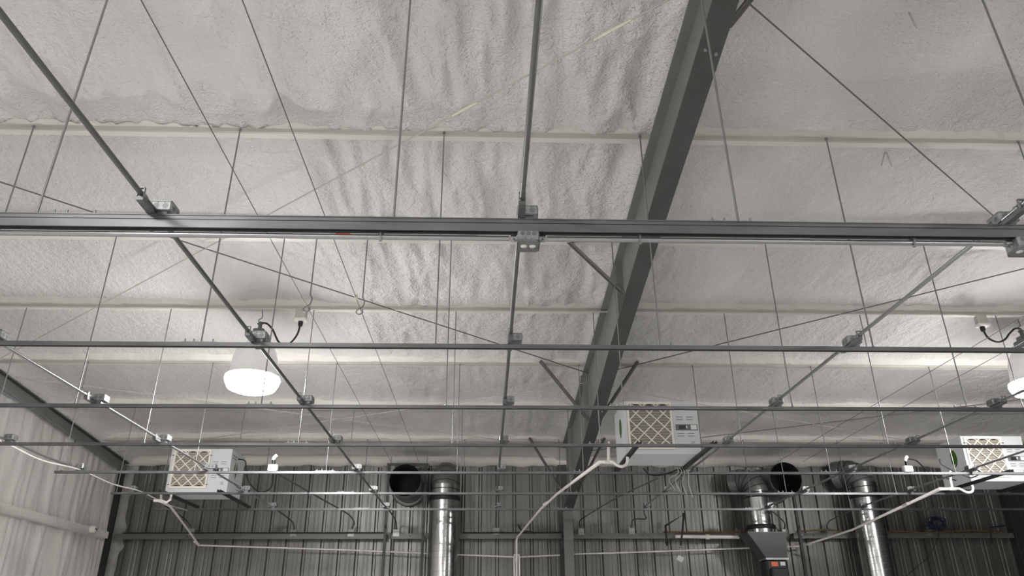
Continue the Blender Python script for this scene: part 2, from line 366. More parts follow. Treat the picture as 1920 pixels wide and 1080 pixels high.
# flange braces
BR = [((1.75, 3.55, 3.80), (1.455, 3.5, 3.38), 'short angle brace right of the rafter at the top edge'),
      ((.78, 6.58, 3.53), (1.305, 6.60, 2.97), 'dark angle brace left of the rafter just below the nearest strut'),
      ((.70, 9.50, 3.29), (1.305, 9.52, 2.50), 'dark angle brace left of the rafter between second and third struts'),
      ((.72, 12.65, 3.01), (1.305, 12.7, 2.04), 'dark angle brace left of the rafter, farthest from the camera'),
      ((2.00, 9.50, 3.29), (1.45, 9.52, 2.50), 'dark angle brace right of the rafter above the middle dehumidifier'),
      ((2.00, 12.65, 3.01), (1.45, 12.7, 2.04), 'dark angle brace right of the rafter, farthest from the camera')]
for a, c, l in BR:
    a = Vector((a[0], a[1], H(a[2]))); c = Vector((c[0], c[1], H(c[2])))
    d = (c - a).normalized(); s_ = Vector((0, 1, 0))
    b = MB().bar(a, c, .045, .005, side=d.cross(s_)).bar(a + s_ * .022, c + s_ * .022, .005, .045, side=d.cross(s_))
    b.tube([c - d * .03 + Vector((0, -.012, 0)), c - d * .03 + Vector((0, .012, 0))], .01, 6)
    tag(b.build('flange_brace', M_wire), l, 'brace', 'angle braces tied to the rafter')

# roof brace rods
def rod(a, c, rad, name, label, cat, group, mt):
    o = MB().tube([(a[0], a[1], H(a[2])), (c[0], c[1], H(c[2]))], rad, 6).build(name, mt)
    return tag(o, label, cat, group)
pz = lambda x, y, o=4.06: (x, y, o - SL * y)
for a, c, l in [(pz(-6.3, 4.15), pz(1.36, 9.72), 'dark roof brace rod falling from upper left towards the rafter'),
                (pz(1.36, 3.50), pz(-6.3, 9.45), 'partly foam-covered brace rod rising to the rafter at the top edge'),
                (pz(1.62, 3.63), pz(9.3, 9.55), 'dark roof brace rod falling from the rafter top towards the right lamp'),
                (pz(1.50, 9.75), pz(9.3, 4.35), 'dark roof brace rod rising from the rafter towards the right edge'),
                (pz(-6.3, 9.95), pz(1.36, 12.95), 'thin pale brace rod under the far left roof'),
                (pz(1.36, 10.05), pz(-6.3, 13.2), 'thin pale brace rod ending beside the rafter clamp'),
                (pz(1.50, 10.15), pz(9.3, 13.4), 'thin pale brace rod right of the rafter at the far end'),
                (pz(1.50, 13.2), pz(9.3, 10.0), 'thin dark brace rod crossing above the right dehumidifier')]:
    rod(a, c, .0065, 'roof_brace_rod', l, 'brace rod', 'diagonal brace rods under the roof', M_cream if ('pale' in l or 'foam' in l) else M_wire)
b = MB()
for t0, t1 in ((.055, .085), (.19, .215)):
    a = Vector(pz(1.36, 3.5)); c = Vector(pz(-6.3, 9.45)); pts = [a.lerp(c, t0 + (t1 - t0) * k / 10) for k in range(11)]
    b.tube([(q.x, q.y, H(q.z)) for q in pts], [.0068 + .005 * math.sin(math.pi * k / 10) + .002 * abs(math.sin(k * 1.9)) for k in range(11)], 6)
tag(b.build('foam_overspray', M_yel), 'yellowed foam overspray stuck on the brace rod at top centre', 'foam', kind='stuff')
tag(MB().box((1.28, 9.93, H(3.17)), (1.40, 9.96, H(3.22))).tube([(1.36, 9.9, H(3.24)), (1.36, 9.9, H(3.10))], .012, 8).tube([(1.30, 9.9, H(3.25)), (1.42, 9.9, H(3.25))], .018, 8).build('rod_clamp', M_galvbox), 'small zinc rod clamp on the rafter side where brace rods meet', 'clamp')

for x, y, l in ((3.38, 5.30, 'pair of foam-covered strap ends hanging at the first purlin right of the rafter'), (2.86, 3.85, 'foam-covered strap end hanging at the top edge right of the rafter')):
    z = 4.2 - SL * y; b = MB().tube([(x, y, H(z)), (x + .02, y, H(z - .14))], [.007, .005], 6)
    if y > 5: b.tube([(x - .01, y, H(z)), (x - .07, y, H(z - .14))], [.007, .005], 6)
    tag(b.build('strap_end', M_cream), l, 'strap')

# level cables and the hooks that carry them
for k, (x, y1, l) in enumerate([(-1.66, 13.3, 'left steel cable of the pair left of centre'), (-1.18, 13.3, 'right steel cable of the pair left of centre'),
                                (5.14, 13.3, 'left steel cable of the pair on the right'), (5.58, 13.3, 'right steel cable of the pair on the right')]):
    rod((x, -3, 2.75), (x, y1, 2.75), .0035, 'suspension_cable', l + ', running level to the far ducts', 'cable', 'level steel cables', M_wire)
for x, y, l in ((-1.66, 6.55, 'hooked rod by the beige lamp box'), (-1.18, 6.60, 'hooked rod right of the beige lamp box')):
    b = MB().tube([(x, y, H(3.52)), (x, y, H(2.90))], .006, 6)
    b.tube(curve([(x, y, H(2.90)), (x + .02, y, H(2.86)), (x + .005, y, H(2.80)), (x - .03, y, H(2.78)), (x - .05, y, H(2.745)), (x - .02, y, H(2.725)), (x + .01, y, H(2.745)), (x + .005, y, H(2.775))]), .006, 6)
    tag(b.build('hook_rod', M_rod), f'{l}, holding a steel cable', 'hook', 'hooked rods holding the cables')
tag(MB().lathe([(0, -.03), (.012, -.02), (.017, .0), (.012, .025), (0, .035)], 8, (-1.18, 6.27, H(2.752))).build('foam_blob', M_yel), 'yellow foam blob on the level cable left of centre', 'foam')

# ------------------------------------------------------------------ the suspended grid
def channel(name, x0, x1, y0, y1, z0, z1, mt, parent):
    t = .0025; lip = .0065
    pr = [(y0, z0), (y0, z1), (y1, z1), (y1, z0), (y1 - lip, z0), (y1 - lip, z0 + lip), (y1 - t, z0 + lip * .8), (y1 - t, z1 - t), (y0 + t, z1 - t), (y0 + t, z0 + lip * .8), (y0 + lip, z0 + lip), (y0 + lip, z0)]
    return MB().extr_x(pr, x0, x1).build(name, mt, parent)
XE = [(-6.3, 9.3)] * 3 + [(-5.9, 9.3), (-5.24, 9.3), (-5.24, 9.3), (-5.24, 9.3)]
WN = ['nearest', 'second', 'third', 'fourth', 'fifth', 'sixth', 'farthest']
for i, y in enumerate(STRUT_Y):
    x0, x1 = XE[i]
    big = i == 0
    t = empty('strut_channel', ((x0 + x1) / 2, y, H(SZ - (.018 if big else 0))), f'horizontal galvanised strut channel of the hanging grid, {WN[i]} {"to" if i in (0,) else "from"} the camera' if i < 6 else
              'horizontal galvanised strut channel of the hanging grid, farthest from the camera', 'strut', 'strut channels of the hanging grid')
    hw = (x1 - x0) / 2
    if big:
        channel('channel', -hw, hw, -.02, .024, -.035, .032, M_galv, t)
        MB().box((-hw, -.0222, .006), (hw, -.0198, .0082)).build('groove', M_slot, t)
        MB().box((-hw, -.0205, .0275), (hw, -.0245, .032)).build('upper_lip', M_galv, t)
        MB().box((-hw, -.010, -.028), (hw, .014, -.022)).build('slot', M_slot, t)
    else:
        channel('channel', -hw, hw, -.0205, .0205, -.014, .014, M_galv, t)
        MB().box((-hw, -.0142, -.0135), (hw, .0142, -.0105)).build('slot', M_slot, t)
    k = 0
    for rx in ROD_X[(2 if i else 2)::2]:
        for q in ((rx,) if x0 < rx < x1 else ()):
            cx = q - (x0 + x1) / 2; zt = .032 if big else .014
            sp = MB().box((cx - .13, -.018, zt), (cx + .11, .018, zt + .005)).build('splice_plate', M_galvbox, t)
            for d in (-.11, -.05, .08): MB().tube([(cx + d, 0, zt), (cx + d, 0, zt + .03)], .0055, 6).lathe([(0, .012), (.011, .012), (.011, .004), (0, .004)], 6, (cx + d, 0, zt), smooth=False).build('bolt', M_galvbox, sp)
# conduit slung under the nearest strut with its clamps
nc = empty('strut_conduit', (0, 3.262, H(1.753)), 'shiny conduit slung under the nearest strut, with a red mark', 'conduit')
MB().tube([(-6.3, 0, 0), (.10, 0, 0)], .0135, 14).build('pipe', M_emt, nc)
MB().tube([(.285, 0, 0), (2.55, 0, 0)], .0135, 14).build('pipe', M_emt, nc)
MB().tube([(2.75, 0, 0), (9.3, 0, 0)], .0135, 14).build('pipe', M_emt, nc)
MB().box((-.735, -.0145, .004), (-.665, -.0125, .010)).build('red_mark', M_red, nc)
for x in (-.52, .74, 2.10, -4.2):
    bb = MB().box((x - .004, -.019, -.02), (x + .004, -.013, .022)).box((x - .012, -.014, .016), (x + .012, .012, .024)).box((x - .006, -.02, -.026), (x + .006, .0, -.018))
    bb.tube([(x, -.018, .004), (x, -.026, .004)], .005, 6).build('clamp', M_galvbox, nc)

# conduit runs crossing the grid, away from the camera
ends = {0: [(-5.0, 12.2, 1.87), (-5.05, 12.9, 1.83), (-5.12, 13.5, 1.82), (-5.12, 13.78, 1.76), (-5.06, 13.85, 1.66)],
        1: [(-3.41, 12.62, 1.87), (-3.38, 13.1, 1.84), (-3.33, 13.55, 1.79), (-3.31, 13.72, 1.74), (-3.32, 13.82, 1.65)],
        2: [(-1.60, 12.9, 1.87), (-1.57, 13.35, 1.83), (-1.55, 13.65, 1.78), (-1.55, 13.78, 1.72), (-1.55, 13.84, 1.64)],
        3: [(.175, 12.9, 1.87), (.18, 13.3, 1.86), (.18, 13.55, 1.84), (.18, 13.72, 1.78), (.185, 13.83, 1.67)],
        4: [(2.57, 12.6, 1.87), (2.64, 13.0, 1.83), (2.70, 13.2, 1.76), (2.6, 13.5, 1.80), (2.56, 13.72, 1.79), (2.56, 13.83, 1.67)],
        5: [(4.58, 12.7, 1.87), (4.85, 13.1, 1.86), (5.1, 13.5, 1.82), (5.26, 13.72, 1.75), (5.28, 13.83, 1.64)],
        6: [(6.12, 12.8, 1.87), (6.14, 13.2, 1.85), (6.06, 13.6, 1.80), (6.03, 13.75, 1.74), (6.05, 13.83, 1.63)]}
CN = ['first conduit run from the left', 'second conduit run from the left', 'third conduit run from the left', 'conduit run down the middle', 'conduit run right of the rafter', 'second conduit run from the right', 'rightmost conduit run']
CB = ['leftmost conduit', 'second conduit from left', 'third conduit from left', 'middle conduit', 'conduit right of the rafter', 'second conduit from right', 'rightmost conduit']
for k, x in enumerate(COND_X):
    t = empty('conduit_run', (x, 0, H(1.872)), f'{CN[k]}, crossing over the struts to the back wall', 'conduit', 'conduit runs across the hanging grid')
    stops = [-2.0] + STRUT_Y
    for s_ in range(len(stops) - 1):
        a, c = stops[s_] + (.0 if s_ == 0 else .12), stops[s_ + 1] - .0
        if k == 0 and c < 7: continue
        sag = .012 if k == 0 else 0
        MB().tube([(0, a, 0), (0, (a + c) / 2, -sag), (0, c, 0)], .0125, 10).build('pipe', M_emtdull if k in (2, 3) else M_emt, t)
        for yc in (a + .02, c - .22):
            if abs(yc) < 2: continue
        MB().tube([(0, c - .13, 0), (0, c - .10, 0)], .017, 10).build('coupling', M_galvbox, t)
        MB().box((-.017, c - .155, -.016), (-.013, c - .14, .03)).box((-.017, c - .155, .026), (.017, c - .14, .03)).box((.013, c - .155, -.016), (.017, c - .14, .03)).build('conduit_clamp', M_galvbox, t)
    pts = [(a - x, yy_, zz - 1.87) for a, yy_, zz in ends[k]]
    MB().tube(curve([(0, 12.5, 0)] + pts, 4), .011, 8).build('bend', M_emtdull, t)
    for y in STRUT_Y:
        if k: MB().box((-.0165, y - .15, -.0355), (.0165, y + .13, -.0155)).build('short_strut', M_galv, t)

def make_box(label, loc, group):
    t = empty('junction_box', loc, label, 'junction box', group)
    b = MB().box((-.052, -.052, 0), (.052, .052, .050), .008).build('body', M_galvbox, t)
    MB().box((-.03, -.04, -.0315), (.03, .04, 0)).build('bracket', M_galv, t)
    MB().box((-.050, -.050, .050), (.050, .050, .053), .006).box((-.038, -.038, .053), (.038, .038, .060), .012).build('cover_plate', M_galvbox, t)
    kk = MB()
    for x in (-.022, .022):
        for R, e in ((.015, .0006), (.0135, .0012)):
            kk.disc((x, -.052 - e, .024), R, 20, 'y')
    for y in (-.022, .022): kk.disc((.0527, y, .022), .014, 20, 'x'); kk.disc((-.0527, y, .022), .014, 20, 'x')
    kk.build('knockout', M_galv, b)
    hh = MB()
    for x in (-.016, .016): hh.disc((x, -.0530, .043), .0028, 8, 'y')
    hh.build('screw_hole', M_slot, b)
    return t
proto = None
for i, y in enumerate(STRUT_Y):
    for k, x in enumerate(COND_X):
        if (k == 0 and i not in (3, 4, 5)) or (k == 6 and i < 3): continue
        if k == 4 and i == 4: continue
        lab = f'zinc junction box on the {WN[i]} strut, at the {CB[k]}'
        loc = (x + .034, y + (.045 if i == 0 else .035), H(SZ) + .046)
        if proto is None: proto = make_box(lab, loc, 'zinc junction boxes on the struts'); o = proto
        else: o = dup(proto, loc, lab)
# outlet boxes hanging under the nearest strut
for x, l in ((.193, 'zinc outlet box with two round outlets under the middle of the nearest strut'), (2.65, 'zinc outlet box with two round outlets under the right end of the nearest strut')):
    t = empty('outlet_box', (x, 3.262, H(1.716)), l, 'outlet box', 'outlet boxes under the nearest strut')
    MB().box((-.052, -.052, 0), (.052, .052, .055), .006).build('body', M_galvbox, t)
    cp = MB().box((-.056, -.056, -.004), (.056, .056, 0), .014).build('cover_plate', M_galv, t)
    o2 = MB()
    for q in (-.021, .021): o2.lathe([(0, -.0075), (.0155, -.0075), (.0165, -.004), (.0165, -.002)], 20, (q, 0, 0))
    o2.build('outlet', M_pvc, cp)
    kk = MB()
    for q in (-.028, .0, .028): kk.disc((q, -.0528, .038), .0115, 20, 'y')
    kk.build('knockout', M_galv, t)
    hh = MB()
    for q in (-.014, .014): hh.disc((q, -.0530, .010), .0026, 8, 'y')
    hh.build('screw_hole', M_slot, t)
    for s_ in (-1, 1):
        MB().tube([(s_ * .054, -.0, .037), (s_ * .085, 0, .037)], .017, 10).tube([(s_ * .07, -.015, .03), (s_ * .07, -.024, .012)], .004, 6).lathe([(0, 0), (.007, 0), (.007, .006), (0, .006)], 6, (s_ * .07, -.024, .008)).build('connector', M_galvbox, t)

# hanger rods
for i, y in enumerate(STRUT_Y):
    RX = [-2.16, -.46, 1.23, 2.92] if i == 0 else ROD_X
    vis = {0: range(0, 4), 1: range(1, 7), 2: range(0, 8), 3: range(0, 9), 4: range(0, 9), 5: range(0, 8), 6: range(0, 8)}[i]
    cnt = 0
    for j in vis:
        x = RX[j]
        if i == 4 and j == 6 - 1: pass
        zt = PUR(PUR_Y[i]) + .004
        yt = PUR_Y[i] + .02
        cnt += 1
        zb = SZ + .012
        b = MB().tube([(x, y, H(zb)), (x, y + (yt - y) * .3, H(zt))], .0055 if i else .006, 6)
        b.lathe([(0, 0), (.013, 0), (.013, .010), (0, .010)], 6, (x, y, H(zb)), smooth=False)
        b.lathe([(0, -.014), (.012, -.014), (.012, 0), (0, 0)], 6, (x, y + (yt - y) * .3, H(zt)), smooth=False)
        nm = ['first', 'second', 'third', 'fourth', 'fifth', 'sixth', 'seventh', 'eighth', 'ninth', 'tenth'][cnt - 1]
        o = tag(b.build('hanger_rod', M_rod), f'thin threaded hanger rod, {nm} from the left along the {WN[i]} strut', 'hanger rod', 'threaded rods holding up the struts')

# ------------------------------------------------------------------ dehumidifiers
def make_dehumid(label, loc):
    W, D, Ht = .87, .64, .62
    t = empty('dehumidifier', loc, label, 'dehumidifier', 'white dehumidifiers on the hanging grid')
    b = MB().box((0, .012, 0), (W, D, Ht)).box((0, .012, Ht - .001), (W, D, Ht + .004))
    b.build('cabinet', M_case, t)
    fp = MB().box((0, 0, .0), (W, .012, .052)).box((0, 0, .052), (.035, .012, Ht)).box((.575, 0, .052), (W, .012, Ht)).box((.035, 0, Ht - .01), (.575, .012, Ht)).build('front_panel', M_case, t)
    f0, f1, g0, g1 = .04, .57, .055, Ht - .008
    fl = MB().box((f0, -.012, g0), (f1, .004, g0 + .028)).box((f0, -.012, g1 - .028), (f1, .004, g1)).box((f0, -.012, g0 + .028), (f0 + .024, .004, g1 - .028)).box((f1 - .024, -.012, g0 + .028), (f1, .004, g1 - .028)).build('filter', M_frame, t)
    # pleated media
    md = MB(); a0, a1 = f0 + .024, f1 - .024; n = 16; zz = [g0 + .028 + (g1 - g0 - .056) * k / (2 * n) for k in range(2 * n + 1)]
    vs_ = []; cols = 14
    for k, z in enumerate(zz):
        for c_ in range(cols + 1):
            xx = a0 + (a1 - a0) * c_ / cols; vs_.append((xx, (.008 if k % 2 else .0125), z + .004 * math.sin(c_ * 1.7 + k)))
    md.add(vs_, [(k * (cols + 1) + c_, k * (cols + 1) + c_ + 1, (k + 1) * (cols + 1) + c_ + 1, (k + 1) * (cols + 1) + c_) for k in range(2 * n) for c_ in range(cols)])
    md.build('filter_media', M_media, fl)
    # diamond lattice
    gr = MB(); u0, u1, v0, v1 = a0, a1, g0 + .028, g1 - .028; px = (u1 - u0) / 3.0; pzz = (v1 - v0) / 3.2
    def seg(x0, z0, dx, dz):
        t0, t1 = 0.0, 10.0
        for (o_, d_, lo, hi) in ((x0, dx, u0, u1), (z0, dz, v0, v1)):
            ta, tb = (lo - o_) / d_, (hi - o_) / d_; t0 = max(t0, min(ta, tb)); t1 = min(t1, max(ta, tb))
        if t1 - t0 > .02:
            gr.bar((x0 + dx * t0, -.009, z0 + dz * t0), (x0 + dx * t1, -.009, z0 + dz * t1), .0135, .002, side=(0, 1, 0))
    for k in range(-4, 4):
        seg(u0 + k * px, v0, px, pzz)
    for k in range(0, 8):
        seg(u0 + k * px, v0, -px, pzz)
    gr.build('filter_grid', M_frame, fl)
    nt_ = MB()
    for k in range(3):
        cx = u0 + (k + .5) * px
        for zc, s_ in ((v0, 1), (v1, -1)):
            nt_.add([(cx - .035, -.008, zc), (cx + .035, -.008, zc), (cx + .02, -.008, zc + s_ * .014), (cx - .02, -.008, zc + s_ * .014)], [(0, 1, 2, 3)])
    nt_.build('frame_notches', M_dark, fl)
    for z in (.10, Ht - .10):
        for x in (.018, .562): MB().box((x, -.016, z), (x + .03, -.010, z + .009)).build('filter_clip', M_dark, fl)
    cpn = MB().box((.60, -.006, .275), (.855, .002, .345)).build('control_panel', M_panel, t)
    MB().box((.635, -.008, .288), (.715, -.005, .332)).build('display', M_lcd, cpn)
    MB().box((.775, -.009, .285), (.845, -.005, .338)).build('label_plate', M_label, cpn)
    MB().box((.72, -.008, .30), (.735, -.005, .33)).build('button', M_label, cpn)
    v = MB()
    for z in (.40, .43, .205, .235):
        for x in (.615, .735): v.box((x, -.003, z), (x + .075, .003, z + .007))
    v.box((.765, -.003, .11), (.815, .003, .115)); v.box((.765, -.003, .125), (.805, .003, .13)); v.box((.765, -.003, .14), (.81, .003, .145))
    v.build('vent_slot', M_panel, fp)
    for x, s_ in ((-.002, -1), (W + .002, 1)):
        bd = MB().disc((x, .26, .36), .075, 32, 'x', (1.0, 1.55)).build('badge', M_green, t)
        MB().disc((x + s_ * .001, .26, .27), .012, 12, 'x', (.7, 1.3)).build('badge_mark', M_label, bd)
        v = MB()
        for k in range(4):
            for q in range(2): v.box((x - .002, .06 + k * .05, .50 + q * .04), (x + .002, .095 + k * .05, .507 + q * .04)); v.box((x - .002, .40 + k * .05, .10 + q * .04), (x + .002, .435 + k * .05, .107 + q * .04))
        if s_ > 0: v.build('side_vent', M_dark, t)
    return t
ZD = H(1.872)
DH = [((1.60, 8.65, ZD), 'light grey dehumidifier right of the rafter, in the middle of the grid'),
      ((-4.59, 11.25, ZD), 'light grey dehumidifier at the far left behind the struts'),
      ((6.62, 10.32, ZD), 'brightly lit white dehumidifier at the right edge')]
dproto = make_dehumid(DH[0][1], DH[0][0])
for loc, l in DH[1:]: dup(dproto, loc, l)
# the rails they stand on
for (loc, l), (ya, yb), s_ in zip(DH, ((7.98, 9.55), (11.0, 12.56), (9.49, 11.06)), ('middle', 'left', 'right')):
    for k, dx in enumerate((.03, .84)):
        x = loc[0] + dx
        b = MB().box((x - .02, ya, H(1.834)), (x + .02, yb, H(1.838))).box((x - .02, ya, H(1.838)), (x - .016, yb, H(1.872))).box((x + .016, ya, H(1.838)), (x + .02, yb, H(1.872)))
        tag(b.build('support_rail', M_black), f'black support rail under the {s_} dehumidifier, {("left","right")[k]} of the two', 'rail', 'black rails under the dehumidifiers')

# ------------------------------------------------------------------ PVC drains
def pvc(name, label, runs, rad=.0165, fits=(), z0=0):
    t = empty(name, (runs[0][0][0], runs[0][0][1], H(runs[0][0][2])), label, 'drain pipe', 'white plastic drain pipes')
    o = Vector(runs[0][0])
    for q in runs: MB().tube([Vector(a) - o for a in q], rad, 12).build('pipe', M_pvc, t)
    for a, c in fits: MB().tube([Vector(a) - o, Vector(c) - o], rad * 1.35, 12).build('fitting', M_pvc, t)
    return t
trap = curve([(1.38, 8.55, 1.76), (1.42, 8.52, 1.755), (1.455, 8.5, 1.72), (1.50, 8.48, 1.695), (1.55, 8.48, 1.71), (1.575, 8.48, 1.75), (1.58, 8.48, 1.80)], 5)
pvc('drain_pipe', 'white plastic drain pipe falling left from the middle dehumidifier to the wall', [
    [(1.42, 8.72, 2.02), (1.39, 8.6, 1.90), (1.38, 8.55, 1.76)], list(trap), [(1.38, 8.55, 1.76), (1.28, 8.55, 1.76), (.95, 10.3, 1.70), (.80, 11.4, 1.66), (.54, 13.5, 1.50)],
    [(.54, 13.5, 1.50), (.53, 13.58, 1.46), (.525, 13.6, .6)]],
    fits=[((1.33, 8.55, 1.76), (1.43, 8.55, 1.755)), ((.53, 13.56, 1.25), (.526, 13.6, 1.12)), ((1.38, 8.55, 1.80), (1.38, 8.55, 1.74)), ((.86, 10.95, 1.68), (.83, 11.1, 1.675))])
trap = curve([(6.29, 10.25, 1.757), (6.36, 10.22, 1.755), (6.41, 10.2, 1.72), (6.46, 10.2, 1.70), (6.52, 10.2, 1.715), (6.545, 10.2, 1.76), (6.54, 10.2, 1.80)], 5)
pvc('drain_pipe', 'white plastic drain pipe falling left from the right dehumidifier', [
    [(6.35, 10.3, 2.0), (6.30, 10.26, 1.88), (6.29, 10.25, 1.757)], list(trap), [(6.29, 10.25, 1.757), (6.12, 10.25, 1.757), (5.92, 12.6, 1.51), (5.52, 13.55, 1.38)]],
    fits=[((6.24, 10.25, 1.757), (6.34, 10.25, 1.757)), ((6.05, 11.0, 1.68), (6.045, 11.12, 1.665))])
pvc('drain_pipe', 'white plastic drain pipe dropping from the left dehumidifier to the girt', [
    [(-4.47, 11.2, 1.87), (-4.475, 11.2, 1.76), (-4.52, 11.2, 1.72), (-4.60, 11.2, 1.75), (-4.62, 11.2, 1.86)], [(-4.68, 11.2, 1.75), (-4.60, 11.2, 1.74), (-4.62, 11.6, 1.73), (-4.80, 12.9, 1.57), (-4.82, 13.55, 1.40)]],
    fits=[((-4.70, 11.2, 1.75), (-4.58, 11.2, 1.745)), ((-4.83, 13.4, 1.43), (-4.82, 13.58, 1.39))])
pvc('drain_header', 'long white plastic drain line across the back wall, left of the column', [[(-4.88, 13.72, 1.40), (-2.44, 13.78, 1.33), (.50, 13.75, 1.205)], [(.58, 13.75, 1.205), (1.28, 13.76, 1.235)]], .0125, [((-2.49, 13.78, 1.332), (-2.39, 13.78, 1.328))])
pvc('drain_header', 'long white plastic drain line across the back wall, right of the column', [[(1.47, 13.76, 1.25), (2.68, 13.78, 1.285), (5.55, 13.78, 1.38)]], .0125, [((2.33, 13.772, 1.275), (2.45, 13.774, 1.278)), ((2.93, 13.78, 1.294), (3.13, 13.78, 1.30))])
tag(MB().tube([(.485, 13.6, 0.02), (.485, 13.6, H(1.20)), (.50, 13.6, H(1.24))], .0135, 10).build('drain_riser', M_pvc), 'white plastic drain riser beside the wider one at the wall', 'drain pipe', 'white plastic drain pipes')
tag(MB().tube([(.575, 13.6, 0.02), (.575, 13.6, H(1.20)), (.56, 13.6, H(1.24))], .0135, 10).build('drain_riser', M_pvc), 'rightmost of the three thin vertical drain risers at the wall', 'drain pipe', 'white plastic drain pipes')

# ------------------------------------------------------------------ back wall: girts, boxes, posts
def girt(x0, x1, label, z=1.555):
    t = empty('wall_girt', ((x0 + x1) / 2, 13.9, H(z)), label, 'girt', 'steel girts along the back wall'); hw = (x1 - x0) / 2
    MB().box((-hw, -.10, -.045), (hw, -.095, .045)).box((-hw, -.095, .040), (hw, .095, .045)).box((-hw, -.095, -.045), (hw, -.080, -.040)).build('channel', M_girt, t)
    bb = MB()
    for q in np.arange(-hw + .35, hw, .9): bb.tube([(q, -.1, .0), (q, -.108, .0)], .010, 6)
    bb.build('bolt', M_dark, t)
girt(-6.36, -1.72, 'grey wall girt from the left corner to the first black post')
girt(-1.66, -1.09, 'short grey wall girt between the two black posts')
girt(-1.03, 1.32, 'grey wall girt behind the left spiral duct up to the column')
girt(1.50, 5.34, 'grey wall girt from the column to the blower duct')
girt(5.42, 9.38, 'grey wall girt from the right black post to the right wall')
tag(MB().box((-6.47, YF, H(1.50)), (-6.36, 13.6, H(1.505))).box((-6.365, YF, H(1.505)), (-6.36, 13.6, H(1.60))).box((-6.47, YF, H(1.60)), (-6.36, 13.6, H(1.605))).build('side_girt', M_foamwall), 'foam-dusted girt along the left wall', 'girt')
sc_ = empty('security_camera', (-6.34, 12.95, H(1.57)), 'small white dome camera on the left wall girt', 'camera')
MB().lathe([(0, -.02), (.055, -.02), (.06, 0), (.055, .05), (.04, .07), (0, .075)], 20, ax='x').build('body', M_pvc, sc_)
MB().disc((.076, -.025, .004), .016, 12, 'x').disc((.076, .02, -.004), .019, 12, 'x').build('lens', M_black, sc_)
bproto = None
for k, (x, z, l) in enumerate([(-5.06, 1.63, 'first from the left corner'), (-3.32, 1.61, 'second from the left corner'), (-2.33, 1.61, 'left of the two black posts'), (-1.55, 1.61, 'between the black posts'),
                               (.185, 1.64, 'right of the left spiral duct'), (1.67, 1.63, 'just right of the column'), (2.56, 1.64, 'under the middle dehumidifier'), (4.43, 1.60, 'left of the blower hopper'),
                               (5.28, 1.61, 'right of the blower hopper'), (6.07, 1.60, 'left of the right spiral duct'), (7.86, 1.61, 'under the blue cable coil')]):
    loc = (x, 13.83, H(z)); lab = f'small wall outlet box on the back girt, {l}'
    if bproto is None:
        t = bproto = empty('wall_box', loc, lab, 'junction box', 'outlet boxes along the back girt')
        MB().box((-.05, -.03, -.055), (.05, .03, .05), .006).build('body', M_galvbox, t)
        MB().box((-.053, -.034, -.058), (.053, -.03, .053)).build('cover_plate', M_galvbox, t)
        MB().lathe([(0, .05), (.016, .05), (.016, .075), (.012, .09), (0, .09)], 10).build('connector', M_galvbox, t)
    else: dup(bproto, loc, lab)
# third drop conduit that joins the left box pair
t = tag(MB().tube([(a, b_, H(c)) for a, b_, c in curve([(-2.62, 9.53, 1.84), (-2.48, 11.2, 1.84), (-2.32, 12.9, 1.84), (-2.27, 13.4, 1.81), (-2.27, 13.7, 1.76), (-2.32, 13.83, 1.69)], 4)], .011, 8).build('drop_conduit', M_emtdull), 'dark conduit dropping from the plug box to the wall left of the posts', 'conduit')
t = tag(MB().tube([(a, b_, H(c)) for a, b_, c in curve([(2.25, 10.0, 1.85), (1.95, 11.5, 1.84), (1.68, 13.2, 1.80), (1.62, 13.6, 1.76), (1.66, 13.83, 1.69)], 4)], .010, 8).build('drop_conduit', M_emtdull), 'dull conduit dropping from the middle dehumidifier to the box by the column', 'conduit')
t = tag(MB().tube([(a, b_, H(c)) for a, b_, c in curve([(4.2, 13.84, 1.78), (4.35, 13.84, 1.9), (4.42, 13.84, 1.82), (4.43, 13.83, 1.69)], 4)], .008, 8).build('drop_conduit', M_emtdull), 'short conduit stub above the box left of the blower hopper', 'conduit')
# plug boxes standing on struts
for x, y, zz, l in ((-2.62, 9.51, 0, 'white plug box standing on the fifth strut, left of the open duct'), (5.32, 9.51, 0, 'white plug box standing on the fifth strut near the right dehumidifier')):
    t = empty('plug_box', (x, y, H(1.834)), l, 'plug box', 'white plug boxes on the fifth strut')
    MB().box((-.06, -.035, 0), (.06, .035, .08), .012).build('body', M_pvc, t)
    MB().tube([(0, 0, .08), (0, 0, .14)], .018, 10).build('plug', M_blackcable, t)
    MB().tube(curve([(-.01, 0, .14), (.0, 0, .17), (.03, 0, .20)]), .022, 10).build('plug_cap', M_pvc, t)
def cable(pts, rad, label, mt=None, name='power_cord', cat='cord', n=6):
    return tag(MB().tube(curve([(a, b_, H(c)) for a, b_, c in pts], n), rad, 8).build(name, mt or M_blackcable), label, cat)
cable([(-3.70, 11.5, 2.40), (-3.58, 11.45, 2.36), (-3.50, 11.3, 2.2), (-3.40, 11.2, 2.0), (-3.2, 11.1, 1.85), (-3.0, 10.9, 1.88), (-2.80, 10.2, 1.95), (-2.66, 9.6, 1.97), (-2.62, 9.51, 2.0)], .009, 'black power cord from the left dehumidifier up to its plug box')
cable([(5.33, 9.51, 2.02), (5.55, 9.8, 2.06), (5.80, 10.1, 2.10), (6.0, 10.25, 2.0), (6.15, 10.3, 1.94), (6.4, 10.3, 1.88)], .009, 'black power cord running from the plug box to the right dehumidifier')
cable([(6.18, 10.2, 2.15), (6.19, 10.2, 2.08), (6.3, 10.15, 1.98), (6.42, 10.1, 1.9), (6.5, 10.1, 1.88), (6.62, 10.1, 1.93), (6.6, 10.1, 1.98), (6.48, 10.1, 1.98)], .008, 'black cord looped at the corner of the right dehumidifier')
